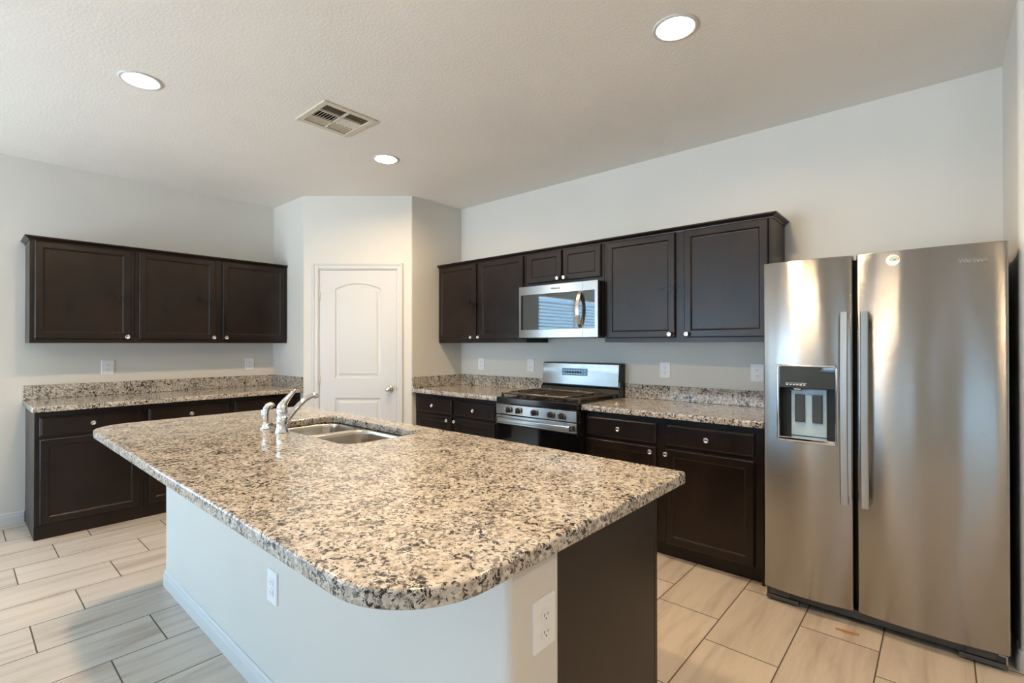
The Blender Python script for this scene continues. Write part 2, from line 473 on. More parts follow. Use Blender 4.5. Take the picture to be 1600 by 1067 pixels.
# baseboards
def board_profile(h=.085, t=.013): return [(0, 0), (t, 0), (t, h*.62), (t*.75, h*.78), (t*.7, h*.9), (t*.35, h), (0, h)]
def baseboard(name, p0, p1, n, label):
    mb = MB(); n = Vector(n)
    mb.rings([[Vector((*p, 0)) + n*t + Vector((0, 0, z)) for t, z in board_profile()] for p in (p0, p1)], smooth=False)
    return struct(mb.build(name, 'white'), label, 'baseboard')
baseboard('baseboard_left', (XL, YF), (XL, .368), (1, 0, 0), 'white baseboard along the left wall')
baseboard('baseboard_right', (XW+.012, YW2), (XE, YW2), (0, -1, 0), 'white baseboard right of the refrigerator')
mb = MB()
pts = round_corner(Vector((XW, YW2, 0)), X1*-1, Y1, .02)   # small return round the bullnose corner
path = [(Vector((XW+.02, YW2, 0)), Vector((0, -1, 0)))]
for k in range(1, 7):
    a = k*.5*PI/6; c = Vector((XW+.02, YW2+.02, 0)); d = Vector((-math.sin(a), -math.cos(a), 0)); path.append((c+d*.02, d))
path.append((Vector((XW, YW2+.10, 0)), Vector((-1, 0, 0))))
mb.rings([[p + d*t + Vector((0, 0, z)) for t, z in board_profile()] for p, d in path], smooth=False)
struct(mb.build('baseboard_wing', 'white'), 'white baseboard wrapping the rounded wall end by the refrigerator', 'baseboard')

# windows (behind the viewpoint; they light the room and show in the glossy fronts)
def window(name, axis, c, a0, a1, z0, z1, mull, label, blinds=False):
    root = struct(bpy.data.objects.new(name, None), label, 'window'); COL.objects.link(root)
    def bx(mb, a, b, z, zz, d0, d1):
        if axis == 'x': mb.box(c+d0, c+d1, a, b, z, zz, .003, 1)
        else: mb.box(a, b, c+d0, c+d1, z, zz, .003, 1)
    f = MB(); w = .05
    bx(f, a0, a0+w, z0, z1, -.10, -.04); bx(f, a1-w, a1, z0, z1, -.10, -.04)
    bx(f, a0+w, a1-w, z0, z0+w, -.10, -.04); bx(f, a0+w, a1-w, z1-w, z1, -.10, -.04)
    for k in range(1, mull): 
        x = a0+(a1-a0)*k/mull; bx(f, x-.02, x+.02, z0+w, z1-w, -.095, -.045)
    f.build('frame', 'white', root)
    g = MB()
    for k in range(mull):
        q0, q1 = a0+(a1-a0)*k/mull, a0+(a1-a0)*(k+1)/mull
        bx(g, q0+.02, q1-.02, z0+w, z1-w, -.074, -.069)
    g.build('pane', 'pane', root)
    if blinds:
        b = MB(); n = int((z1-z0-.06)/.060)
        for k in range(n):
            z = z0+.03+k*.060
            mt = Matrix.Translation((c-.015, (a0+a1)/2, z)) @ Matrix.Rotation(math.radians(32), 4, 'Y') if axis == 'x' else \
                 Matrix.Translation(((a0+a1)/2, c-.015, z)) @ Matrix.Rotation(math.radians(-32), 4, 'X')
            hw = (a1-a0)/2-.012
            if axis == 'x': b.box(-.028, .028, -hw, hw, -.0012, .0012, 0, mtx=mt)
            else: b.box(-hw, hw, -.028, .028, -.0012, .0012, 0, mtx=mt)
        bx(b, a0+.008, a1-.008, z1-.045, z1-.005, -.035, .005)
        b.build('blind', 'blind', root)
    return root
window('window_1', 'x', XL, *W_LEFT, 2, 'white window with horizontal blinds on the left wall', True)
window('window_2', 'y', YF, *W_FRONT[0], 3, 'tall glass patio door left of the window wall')
window('window_3', 'y', YF, *W_FRONT[1], 1, 'narrow window with blinds in the middle of the window wall', True)
window('window_added', 'y', YF, *W_FRONT[2], 2, 'unseen window added for daylight at the right of the window wall', True)  # extra window out of view, put in for more daylight
portal('portal', (XL-.12, (W_LEFT[0]+W_LEFT[1])/2, (W_LEFT[2]+W_LEFT[3])/2), (PI/2, 0, -PI/2), W_LEFT[1]-W_LEFT[0], W_LEFT[3]-W_LEFT[2])
for w in W_FRONT:
    portal('portal', ((w[0]+w[1])/2, YF-.12, (w[2]+w[3])/2), (PI/2, 0, 0), w[1]-w[0], w[3]-w[2])

# ------------------------------------------------------------------ recessed lights
LBL = ['lit recessed ceiling light nearest the left wall and the viewpoint', 'lit recessed ceiling light in front of the refrigerator, above the stove side',
       'lit recessed ceiling light beyond the ceiling vent, before the pantry', 'lit recessed ceiling light over the near right end of the island', 'unseen recessed ceiling light added to the right of the viewpoint']
def lamp():
    t = thing('recessed_light', LBL[0], 'ceiling light', (*LIGHTS[0], CH), 0, 'recessed ceiling lights')
    mb = MB()
    mb.lathe([(.069, .024), (.0755, .002), (.079, -.0045), (.088, -.0065), (.098, -.004), (.100, 0), (.0815, 0), (.0815, .088), (.078, .088), (.078, .024)], n=40, cap0=False, cap1=False)
    mb.build('trim_ring', 'white', t)
    l = MB(); l.lathe([(.0001, .014), (.05, .015), (.0705, .019), (.0705, .024), (.0001, .024)], n=40, cap0=False, cap1=False)
    l.build('lens', 'lamp', t)
    return t
l0 = lamp()
for k in range(1, 5): dup(l0, (*LIGHTS[k], CH), 0, LBL[k])

# ------------------------------------------------------------------ ceiling vent
vx, vy = (VENT[0]+VENT[1])/2, (VENT[2]+VENT[3])/2
vent = thing('ceiling_vent', 'square cream air vent with three bands of louvers in the ceiling', 'vent', (vx, vy, CH))
mb = MB()
hw = .18; iw = .142
for a, b, c, d in ((-hw, hw, -hw, -iw), (-hw, hw, iw, hw), (-hw, -iw, -iw, iw), (iw, hw, -iw, iw)):
    mb.box(a, b, c, d, -.009, .0, .003, 1)
mb.box(-iw, iw, -.006, .006, -.008, .004)
for x in (-.052, .052): mb.box(x-.004, x+.004, -iw, iw, -.008, .004)
mb.box(-.10, -.095, -.0075, .0075, -.022, -.008)
mb.build('frame', 'louver', vent)
mb = MB()
def lv(x0, x1, y0, y1, ax, ang, z=-.001):
    cx, cy = (x0+x1)/2, (y0+y1)/2
    mt = Matrix.Translation((cx, cy, z)) @ Matrix.Rotation(ang, 4, ax)
    mb.box(-(x1-x0)/2, (x1-x0)/2, -(y1-y0)/2, (y1-y0)/2, -.0008, .0008, 0, mtx=mt)
for y0, y1 in ((-iw, -.006), (.006, iw)):
    for k in range(5):
        x = .066+k*.0165; lv(x-.0085, x+.0085, y0, y1, 'Y', math.radians(31))
        x = -.126+k*.0155; lv(x-.008, x+.008, y0, y1, 'Y', math.radians(-40))
for sgn in (-1, 1):
    for k in range(7):
        y = sgn*(.02+k*.0185); lv(-.048, .048, y-.009, y+.009, 'X', math.radians(42 if sgn < 0 else -48))
mb.build('louvers', 'louver', vent)
mb = MB()
for q in ((-.145, .145, -.145, .145, .12, .125), (-.145, -.140, -.145, .145, .0, .12), (.140, .145, -.145, .145, .0, .12),
          (-.14, .14, -.145, -.140, .0, .12), (-.14, .14, .140, .145, .0, .12)): mb.box(*q)
mb.build('duct_box', 'duct', vent)

# ------------------------------------------------------------------ pantry door
door = struct(bpy.data.objects.new('door_1', None), 'white two-panel arched pantry door with satin knob', 'door'); COL.objects.link(door)
door.location = PA; door.rotation_euler = (0, 0, ANG)
mb = MB(); c0, c1, ch = .088, .943, 2.100
def casing_prof(d): return d
for a, b, z0, z1 in ((c0, DO[0]-.004, 0, ch), (DO[1]+.004, c1, 0, ch), (DO[0]-.004, DO[1]+.004, DO[2]+.004, ch)):
    mb.box(a, b, -.010, 0, z0, z1, .002, 1)
for a, b, z0, z1 in ((c0, c0+.018, 0, ch), (c1-.018, c1, 0, ch), (c0+.018, c1-.018, ch-.018, ch)):
    mb.box(a, b, -.016, -.0095, z0, z1, .004, 2)
mb.box(DO[0], DO[0]+.006, 0, T, 0, DO[2]); mb.box(DO[1]-.006, DO[1], 0, T, 0, DO[2]); mb.box(DO[0]+.006, DO[1]-.006, 0, T, DO[2]-.006, DO[2])
mb.build('casing', 'white', door)
mb = MB(); L0, L1, z0, z1, yf = .1535, .8805, .010, 2.035, .004
def arch(x0, x1, zb, zs, za, n=16):
    pts = [(x0, zb), (x1, zb)]
    w = x1-x0; h = za-zs; R = (w*w/4+h*h)/(2*h); cz = za-R; a = math.asin(w/2/R)
    for k in range(n+1):
        t = a-2*a*k/n; pts.append(((x0+x1)/2+R*math.sin(t), cz+R*math.cos(t)))
    return pts
P1 = arch(.298, .733, 1.010, 1.858, 1.912); P2 = rrect(.298, .733, .20, .822, 0)
out = rrect(L0, L1, z0, z1, 0)
mb.add_bm(face_with_holes(out, [P1, P2], lambda p: (p[0], yf, p[1])), False)
mb.rings([[(x, y, z) for x, z in out] for y in (yf, yf+.035)], False, True, smooth=False)
for P in (P1, P2):
    prof = [(0, 0), (.006, .007), (.016, .010), (.026, .010), (.046, .003)]
    mb.rings([[(x, yf+d, z) for x, z in inset(P, i)] for i, d in prof], False, True, smooth=False)
mb.build('door_leaf', 'white', door)
mb = MB(); mk = Matrix.Translation((.818, yf, .906)) @ Matrix.Rotation(PI/2, 4, 'X')
mb.lathe([(.033, 0), (.034, .004), (.030, .010), (.014, .014), (.012, .030), (.020, .036), (.0285, .046), (.0295, .056), (.024, .067), (.012, .072), (.001, .073)], mk, 28)
mb.build('knob', 'nickel', door)
mb = MB(); mb.lathe([(.006, 0), (.006, .09)], Matrix.Translation((.1515, -.006, 1.74)), 12); mb.box(.146, .157, -.004, .004, 1.742, 1.828)
h0 = mb.build('hinge', 'white', door)
for z in (-.80, -1.52):
    h = h0.copy(); COL.objects.link(h); h.parent = door; h.location = (0, 0, z)

# ------------------------------------------------------------------ cabinets
def loop_front(mb, x0, x1, z0, z1, prof, y0):
    """concentric rectangular loops: (inset, depth from y0 towards +y)"""
    mb.rings([[(x0+i, y0+d, z0+i), (x1-i, y0+d, z0+i), (x1-i, y0+d, z1-i), (x0+i, y0+d, z1-i)] for i, d in prof], True, True, smooth=False)
DOOR_PROF = [(0, .019), (0, .006), (.002, .003), (.006, 0), (.044, 0), (.047, .0015), (.049, .005), (.053, .008), (.058, .0085)]
DRAWER_PROF = [(0, .019), (0, .008), (.003, .0055), (.010, .002), (.013, 0), (.016, 0)]
def knob_mesh(): 
    mb = MB()
    mb.lathe([(.008, 0), (.0075, .004), (.0055, .010), (.007, .015), (.0135, .019), (.0155, .022), (.0158, .0255), (.0145, .0275), (.0115, .0278), (.009, .0262), (.004, .0255), (.0005, .0255)],
             Matrix.Rotation(PI/2, 4, 'X'), 20)
    o = mb.build('knob', 'nickel'); me = o.data; bpy.data.objects.remove(o); return me
KNOB = knob_mesh()
def add_knob(parent, x, y, z):
    o = bpy.data.objects.new('knob', KNOB); COL.objects.link(o); o.parent = parent; o.location = (x, y, z); o['label'] = 'satin nickel knob'
def cabinet(name, label, loc, rz, width, z0, z1, depth, fronts, group, toe=0.0, ends=()):
    """local frame: x along the run, door faces at y = 0, carcass behind; fronts: ('door'|'drawer', x0, x1, z0, z1, knob x, knob z)"""
    t = thing(name, label, 'cabinet', loc, rz, group)
    mb = MB(); zb = z0 + (.095 if toe else 0)
    mb.box(.0005, .016, .038, depth, z0 if not toe else z0, z1); mb.box(width-.016, width-.0005, .038, depth, z0, z1)
    mb.box(.016, width-.016, .038, depth, zb, zb+.016); mb.box(.016, width-.016, depth-.008, depth, zb, z1)
    if name != 'base_cabinet': mb.box(.016, width-.016, .038, depth, z1-.016, z1)
    mb.build('carcass', 'wood', t)
    # face frame: rails and stiles seen between the fronts
    mb = MB(); xs = sorted({(f[1], f[2]) for f in fronts})
    edges = [0.0005] + [v for q in xs for v in q] + [width-.0005]
    for k in range(0, len(edges), 2):
        a, b = edges[k], edges[k+1]
        mb.box(max(0.0005, a-.012 if k else a), min(width-.0005, b+.012), .0195, .038, zb, z1, .0012, 1)
    zs = sorted({(f[3], f[4]) for f in fronts})
    ze = [zb] + [v for q in zs for v in q] + [z1]
    for k in range(0, len(ze), 2):
        a, b = ze[k], ze[k+1]
        mb.box(.012, width-.012, .0198, .0375, a-.012 if k else a, min(z1, b+.012), 0)
    mb.build('face_frame', 'wood', t)
    if toe:
        mb = MB(); mb.box(.0005, width-.0005, toe, toe+.012, z0, zb+.002); mb.build('toe_kick', 'wood', t)
    for kind, x0, x1, a, b, kx, kz in fronts:
        mb = MB(); loop_front(mb, x0, x1, a, b, DOOR_PROF if kind == 'door' else DRAWER_PROF, 0)
        o = mb.build(kind, 'wood', t)
        if kx is not None: add_knob(o, kx, 0.0003, kz)
    return t
UZ0, UZ1 = 1.345, 2.095
DZ0, DZ1 = 1.376, 2.083
G1, G2, G3, G4 = 'left wall cabinets', 'left base cabinets', 'stove wall upper cabinets', 'stove wall base cabinets'
XU = XL+.325                                         # left upper door faces
U0 = .368
cabinet('wall_cabinet', 'single-door dark wood wall cabinet at left end of left wall', (XU, U0, 0), PI/2, .611, UZ0, UZ1, .324,
        [('door', .026, .583, DZ0, DZ1, .558, 1.393)], G1)
cabinet('wall_cabinet', 'two-door dark wood wall cabinet on left wall next to the pantry', (XU, U0+.612, 0), PI/2, 1.224, UZ0, UZ1, .324,
        [('door', .023, .580, DZ0, DZ1, .563, 1.393), ('door', .639, 1.200, DZ0, DZ1, .664, 1.393)], G1)
def crown(name, label, loc, rz, length, depth, end_l, end_r):
    """crown moulding with mitred returns; local frame as the cabinets (front at y=0)"""
    prof = [(.0, .0), (.004, .0), (.005, .008), (.010, .013), (.021, .022), (.026, .024), (.026, .032), (.0, .032)]   # (projection, rise)
    mb = MB(); z = UZ1-.012; rings = []
    f = .019
    if end_l: rings.append([(-p, depth, z+h) for p, h in prof])
    rings.append([(-p if end_l else 0, f-p, z+h) for p, h in prof])
    rings.append([(length+p if end_r else length, f-p, z+h) for p, h in prof])
    if end_r: rings.append([(length+p, depth, z+h) for p, h in prof])
    mb.rings(rings, smooth=False)
    o = mb.build(name, 'wood'); o.location = loc; o.rotation_euler = (0, 0, rz)
    return tag(o, label, 'moulding', 'cabinet crown mouldings')
crown('crown_moulding', 'dark wood crown moulding atop the left wall cabinets', (XU, U0, 0), PI/2, 1.835, .324, True, False)

XBF = XL+.61                                          # left base door faces
BZ1 = .8755
BD = [(.103, .686), (.706, .836)]
def base_fronts(doors, drawers, ks):
    out = []
    for (a, b), k in zip(doors, ks): out.append(('door', a, b, BD[0][0], BD[0][1], k, .656))
    for a, b in drawers: out.append(('drawer', a, b, BD[1][0], BD[1][1], (a+b)/2, .772))
    return out
cabinet('base_cabinet', 'single-door dark wood base cabinet at left end of left counter', (XBF, .372, 0), PI/2, .608, 0, BZ1, .608,
        base_fronts([(.026, .581)], [(.026, .581)], [.556]), G2, toe=.03)
cabinet('base_cabinet', 'two-door dark wood base cabinet under left counter beside the pantry', (XBF, .981, 0), PI/2, 1.221, 0, BZ1, .608,
        base_fronts([(.028, .591), (.642, 1.195)], [(.028, .591), (.642, 1.195)], [.566, .667]), G2, toe=.03)

YU = YB-.325
cabinet('wall_cabinet', 'two-door dark wood wall cabinet left of the microwave', (XP+.002, YU, 0), 0, 1.132, UZ0, UZ1, .324,
        [('door', .018, .538, DZ0, DZ1, .492, 1.396), ('door', .580, 1.108, DZ0, DZ1, .590, 1.396)], G3)
cabinet('wall_cabinet', 'small two-door dark wood wall cabinet directly above the microwave', (-2.651, YU, 0), 0, .756, 1.806, UZ1, .324,
        [('door', .027, .374, 1.838, DZ1, .350, 1.858), ('door', .388, .732, 1.838, DZ1, .388+.024, 1.858)], G3)
cabinet('wall_cabinet', 'tall two-door dark wood wall cabinet between the microwave and the refrigerator', (-1.894, YU, 0), 0, 1.139, UZ0, UZ1, .324,
        [('door', .026, .547, DZ0, DZ1, .516, 1.398), ('door', .608, 1.118, DZ0, DZ1, .616+.016, 1.398)], G3)
crown('crown_moulding', 'dark wood crown moulding atop the stove wall cabinets', (XP+.002, YU, 0), 0, 3.029, .324, False, True)
YBF = YB-.61
cabinet('base_cabinet', 'two-drawer dark wood base cabinet left of the range', (XP+.002, YBF, 0), 0, 1.130, 0, BZ1, .608,
        base_fronts([(.034, .522), (.572, 1.056)], [(.034, .522), (.572, 1.056)], [.482, .582]), G4, toe=.075)
cabinet('base_cabinet', 'two-drawer dark wood base cabinet between the range and the refrigerator', (-1.884, YBF, 0), 0, 1.149, 0, BZ1, .608,
        base_fronts([(.021, .532), (.597, 1.104)], [(.021, .532), (.597, 1.104)], [.502, .603]), G4, toe=.075)

# ------------------------------------------------------------------ counters along the walls
CT0, CT1 = .8765, .914
def counter(label, outline, splashes):
    t = thing('granite_countertop', label, 'countertop', (0, 0, 0), 0, 'granite countertops')
    mb = MB(); slab(mb, outline, [], CT0, CT1, .005); mb.build('worktop', 'granite', t)
    for q in splashes:
        mb = MB(); mb.box(*q, CT1+.0003, 1.022, .002, 1); mb.build('backsplash', 'granite', t)
    return t
counter('long speckled granite countertop along the left wall', rrect(XL+.001, XL+.660, .356, YP-.001, [0, .012, .012, 0], 4),
        [(XL+.001, XL+.021, .358, YP-.0215), (XL+.001, XL+.655, YP-.021, YP-.001)])
counter('short speckled granite countertop left of the range', rrect(XP+.001, -2.652, YB-.648, YB-.001, [.006, .006, 0, 0], 3),
        [(XP+.0215, -2.652, YB-.021, YB-.001), (XP+.001, XP+.021, YB-.642, YB-.001)])
counter('speckled granite countertop between the range and the refrigerator', rrect(-1.882, -.722, YB-.648, YB-.001, [.006, .012, 0, 0], 3),
        [(-1.882, -.724, YB-.021, YB-.001)])

# ------------------------------------------------------------------ island
IX0, IX1, IY0, IY1 = -3.285, -.632, .456, 1.595
KX0, KX1, KY0, KY1 = -3.262, -.698, .790, .962
mb = MB(); ol = rrect(KX0, KX1, KY0, KY1, [.022, .022, 0, 0], 6)
mb.rings([[(x, y, z) for x, y in ol] for z in (0, CT0-.001)], smooth=False)
struct(mb.build('wall_island', 'wall'), 'painted half wall under the seating side of the island', 'wall')
mb = MB(); path = [(Vector((KX0, KY1, 0)), Vector((-1, 0, 0)))]
for cx, a0 in ((KX0+.022, PI), (KX1-.022, 1.5*PI)):
    for k in range(7):
        a = a0+k*.5*PI/6; d = Vector((math.cos(a), math.sin(a), 0)); path.append((Vector((cx, KY0+.022, 0))+d*.022, d))
path.append((Vector((KX1, KY1, 0)), Vector((1, 0, 0))))
mb.rings([[p + d*(t+.0003) + Vector((0, 0, z)) for t, z in board_profile()] for p, d in path], smooth=False)
struct(mb.build('baseboard_island', 'white'), 'white baseboard round the island half wall', 'baseboard')

isl = thing('island_base_cabinet', 'dark wood island cabinet with plain end panel beside the painted half wall', 'cabinet', (0, 0, 0))
mb = MB()
mb.box(KX1-.019, KX1, KY1+.001, 1.490, 0, CT0-.001, .001, 1); mb.build('end_panel', 'wood', isl)
mb = MB(); mb.box(KX0, KX0+.019, KY1+.001, 1.490, 0, CT0-.001, .001, 1); mb.build('end_panel', 'wood', isl)
mb = MB(); mb.box(KX0+.019, KX1-.019, KY1+.001, KY1+.010, .1, CT0-.001); mb.box(KX0+.019, KX1-.019, KY1+.010, 1.49, .1, .116); mb.build('carcass', 'wood', isl)
mb = MB(); edges = [KX0, -2.74, -1.84, -1.24, KX1]
for x in edges: mb.box(max(KX0, x-.03), min(KX1, x+.03), 1.492, 1.512, .1, CT0-.001, .0015, 1)
for z0, z1 in ((.1, .13), (.685, .705), (.84, CT0-.001)): mb.box(KX0+.03, KX1-.03, 1.493, 1.511, z0, z1)
mb.box(KX1-.0405, KX1, 1.492, 1.512, 0, .1); mb.box(KX0, KX1-.041, 1.425, 1.437, 0, .1)
mb.build('face_frame', 'wood', isl)
for k in range(4):
    a, b = edges[k]+.018, edges[k+1]-.018
    for kind, z0, z1 in (('door', .115, .69), ('drawer', .70, .845)):
        mb = MB(); mb.rings([[(a+i, 1.532-d, z0+i), (b-i, 1.532-d, z0+i), (b-i, 1.532-d, z1-i), (a+i, 1.532-d, z1-i)] for i, d in (DOOR_PROF if kind == 'door' else DRAWER_PROF)], True, True, smooth=False)
        mb.build(kind, 'wood', isl)

SX0, SX1, SY0, SY1 = -2.690, -1.862, 1.085, 1.482
hole = rrect(SX0, SX1, SY0, SY1, .075, 8)
mb = MB(); slab(mb, rrect(IX0, IX1, IY0, IY1, [.19, .20, .02, .02], 14), [hole], CT0, CT1, .006)
tag(mb.build('island_countertop', 'granite'), 'large speckled granite island countertop with rounded corners and sink cut-out', 'countertop')

sink = thing('kitchen_sink', 'stainless double-bowl undermount sink set in the island', 'sink', (0, 0, 0))
B1 = (SX0+.014, -2.378, SY0+.012, SY1-.012); B2 = (-2.338, SX1-.014, SY0+.012, SY1-.012)
mb = MB(); ZR = CT0-.001
def bowl_outline(b, i=0, r=.07): return rrect(b[0]+i, b[1]-i, b[2]+i, b[3]-i, max(.02, r-i*.5), 6)
mb.add_bm(face_with_holes(rrect(SX0-.02, SX1+.02, SY0-.02, SY1+.02, .08, 6), [bowl_outline(B1), bowl_outline(B2)], lambda p: (p[0], p[1], ZR)), False)
mb.build('rim', 'bowl', sink)
for b in (B1, B2):
    mb = MB(); mb.smooth = True
    rr = [(0, 0), (.003, -.004), (.006, -.02), (.012, -.14), (.020, -.172), (.040, -.186), (.08, -.190)]
    mb.rings([[(x, y, ZR+d) for x, y in bowl_outline(b, i)] for i, d in rr], False, False)
    cx, cy = (b[0]+b[1])/2, (b[2]+b[3])/2
    mb.rings([[(x, y, ZR-.190) for x, y in bowl_outline(b, .08)], [(cx+.045*math.cos(2*PI*k/28-2.36), cy+.045*math.sin(2*PI*k/28-2.36), ZR-.194) for k in range(28)]], False, False)
    bo = mb.build('bowl', 'bowl', sink)
    sd = bo.modifiers.new('solid', 'SOLIDIFY'); sd.thickness = .0015; sd.offset = -1
    d = MB(); d.lathe([(.046, -.195), (.044, -.1925), (.038, -.193), (.034, -.2), (.001, -.2)], Matrix.Translation((cx, cy, ZR)), 24, cap0=False)
    d.build('drain', 'chrome', bo)

# faucet: lever on top of the body, low arched spout
fx, fy = -2.372, 1.043
fau = thing('kitchen_faucet', 'chrome single-lever kitchen faucet beside the island sink', 'faucet', (fx, fy, CT1))
mb = MB()
mb.lathe([(.033, 0), (.033, .003), (.029, .010), (.0265, .020), (.0255, .052), (.0262, .054), (.0255, .056), (.0255, .090)], n=32)
mb.build('body', 'chrome', fau)
mb = MB()
mb.lathe([(.0258, .0915), (.0262, .093), (.0262, .100), (.0250, .113), (.021, .126), (.013, .136), (.002, .140)], n=32)
pts = [(0, -.006, .105), (0, 0, .125), (0, .012, .143), (0, .030, .164), (0, .048, .182), (0, .064, .196)]
mb.tube(pts, [.020, .0185, .015, .011, .0085, .0065], 16, 1.15)
mb.build('lever', 'chrome', fau)
mb = MB()
pts = [(0, .006, .040), (0, .028, .062), (0, .055, .095), (0, .085, .126), (0, .115, .149), (0, .142, .161), (0, .160, .163), (0, .171, .158)]
mb.tube(pts, [.0135, .0135, .0132, .0128, .0125, .0125, .013, .0135], 18, 1.0)
mb.lathe([(.0135, 0), (.0135, .012), (.011, .014)], Matrix.Translation((0, .168, .164)) @ Matrix.Rotation(PI-.12, 4, 'X'), 18)
mb.build('spout', 'chrome', fau)

spr = thing('side_sprayer', 'chrome side sprayer standing left of the faucet on the island', 'sprayer', (-2.525, 1.030, CT1))
mb = MB(); mb.lathe([(.027, 0), (.027, .004), (.022, .010), (.0165, .018), (.0155, .030)], n=24); mb.build('holder', 'chrome', spr)
mb = MB()
mb.tube([(0, 0, .022), (0, 0, .055), (0, 0, .085), (0, .003, .100), (.001, .010, .112), (.002, .020, .1165), (.003, .028, .114), (.003, .032, .107)],
        [.0125, .0135, .0155, .0165, .0165, .0155, .0145, .0135], 18)
mb.box(-.0055, .0055, -.020, -.012, .060, .098, .003, 2)
mb.build('spray_head', 'chrome', spr)

# ------------------------------------------------------------------ range
RX, RY = -2.265, 2.830
rng = thing('gas_range', 'freestanding stainless gas range with black cooktop between the base cabinets', 'range', (RX, RY, 0))
W = .378
mb = MB(); mb.box(-W, W, .035, YB-RY-.02, .02, .905); mb.build('body', 'black', rng)
mb = MB(); mb.box(-W+.003, W-.003, .004, .034, .04, .185, .004); mb.build('drawer_front', 'black', rng)
od = MB(); od.m('oven_glass'); od.box(-W+.003, W-.003, 0, .034, .195, .715, .004)
od.m('steel'); od.box(-W+.001, W-.001, -.002, .034, .716, .785, .004)
odo = od.build('oven_door', None, rng)
mb = MB(); mb.m('steel'); mb.box(-W+.030, W-.022, -.036, -.016, .734, .766, .008, 3)
mb.m('blackmatte')
for sx in (-1, 1): mb.box(sx*(W-.034)-.010, sx*(W-.034)+.010, -.038, -.002, .732, .768, .006)
mb.build('handle', None, odo)
mb = MB(); mb.box(-W+.001, W-.001, -.002, .034, .791, .868, .003); mb.build('control_panel', 'steel', rng)
mb = MB(); mb.box(-W, W, .000, .036, .8695, .921, .006); mb.build('front_trim', 'black', rng)
def rknob():
    mb = MB(); mk = Matrix.Rotation(PI/2, 4, 'X'); mb.m('steel').lathe([(.025, 0), (.025, .004), (.021, .006)], mk, 24)
    mb.m('blackmatte').lathe([(.0225, .005), (.0215, .024), (.020, .027)], mk, 24)
    mb.m('bronze').box(-.006, .006, -.042, -.026, -.021, .021, .003, 2)
    return mb
k0 = None
for x in (-2.509, -2.412, -2.257, -2.105, -2.010):
    if k0 is None: k0 = rknob().build('control_knob', None, rng); o = k0
    else: o = k0.copy(); COL.objects.link(o); o.parent = rng
    o.location = (x-RX, -.0025, .829)
mb = MB(); mb.box(-W, W, .036, .56, .9055, .921, .005); mb.build('cooktop', 'black', rng)
b0 = None
for x, y in ((-.24, .16), (.24, .16), (-.24, .42), (.24, .42), (0, .29)):
    if b0 is None:
        mb = MB(); mb.lathe([(.048, 0), (.046, .008), (.034, .010), (.034, .017), (.001, .018)], n=24); b0 = mb.build('burner', 'iron', rng); o = b0
    else: o = b0.copy(); COL.objects.link(o); o.parent = rng
    o.location = (x, y, .9212)
for gx0, gx1 in ((-.370, -.128), (-.123, .123), (.128, .370)):
    mb = MB(); y0, y1 = .050, .548; za, zb = .938, .953
    for q in ((gx0, gx1, y0, y0+.016), (gx0, gx1, y1-.016, y1), (gx0, gx0+.014, y0+.016, y1-.016), (gx1-.014, gx1, y0+.016, y1-.016)): mb.box(*q, za, zb, .003, 1)
    for yy in (.16, .29, .42): mb.box(gx0+.014, gx1-.014, yy-.005, yy+.005, za+.002, zb-.001)
    cx = (gx0+gx1)/2; mb.box(cx-.005, cx+.005, y0+.016, y1-.016, za+.002, zb-.001)
    for px_, py in ((gx0, y0), (gx1-.014, y0), (gx0, y1-.016), (gx1-.014, y1-.016)): mb.box(px_, px_+.014, py, py+.016, .9212, za)
    mb.build('grate', 'iron', rng)
rk = thing('wire_rack', 'small wire rack of diagonal rods lying on the range grates', 'rack', (RX-.01, RY+.17, .9535))
mb = MB(); rx, ry = .275, .205
for a, b in (((-rx, -ry), (rx, -ry)), ((rx, -ry), (rx, ry)), ((rx, ry), (-rx, ry)), ((-rx, ry), (-rx, -ry))):
    mb.tube([(a[0], a[1]+.02, .0075), (b[0], b[1]+.02, .0075)], .0032, 8)
mb.build('rack_frame', 'rack', rk)
mb = MB(); n = 30
for k in range(1, n):
    c = -(rx+ry)+2*(rx+ry)*k/n
    x0 = max(-rx, c-ry); x1 = min(rx, c+ry)
    mb.tube([(x0, c-x0+.02, .0075), (x1, c-x1+.02, .0075)], .0016, 6)
mb.build('rods', 'darkgrey', rk)
mb = MB()
for sx in (-.5, .5):
    for sy in (-1, 1):
        mb = MB(); mb.tube([(sx*rx-.012, sy*ry+.02, .0075), (sx*rx-.006, sy*ry+.02, .017), (sx*rx+.006, sy*ry+.02, .017), (sx*rx+.012, sy*ry+.02, .0075)], .003, 8)
        mb.build('grip_loop', 'rack', rk)
for sx in (-1, 1):
    for sy in (-1, 1):
        mb = MB(); mb.lathe([(.003, 0), (.003, .0075)], n=8); mb.build('foot', 'rack', rk, (sx*(rx-.004), sy*(ry-.004)+.02, 0))
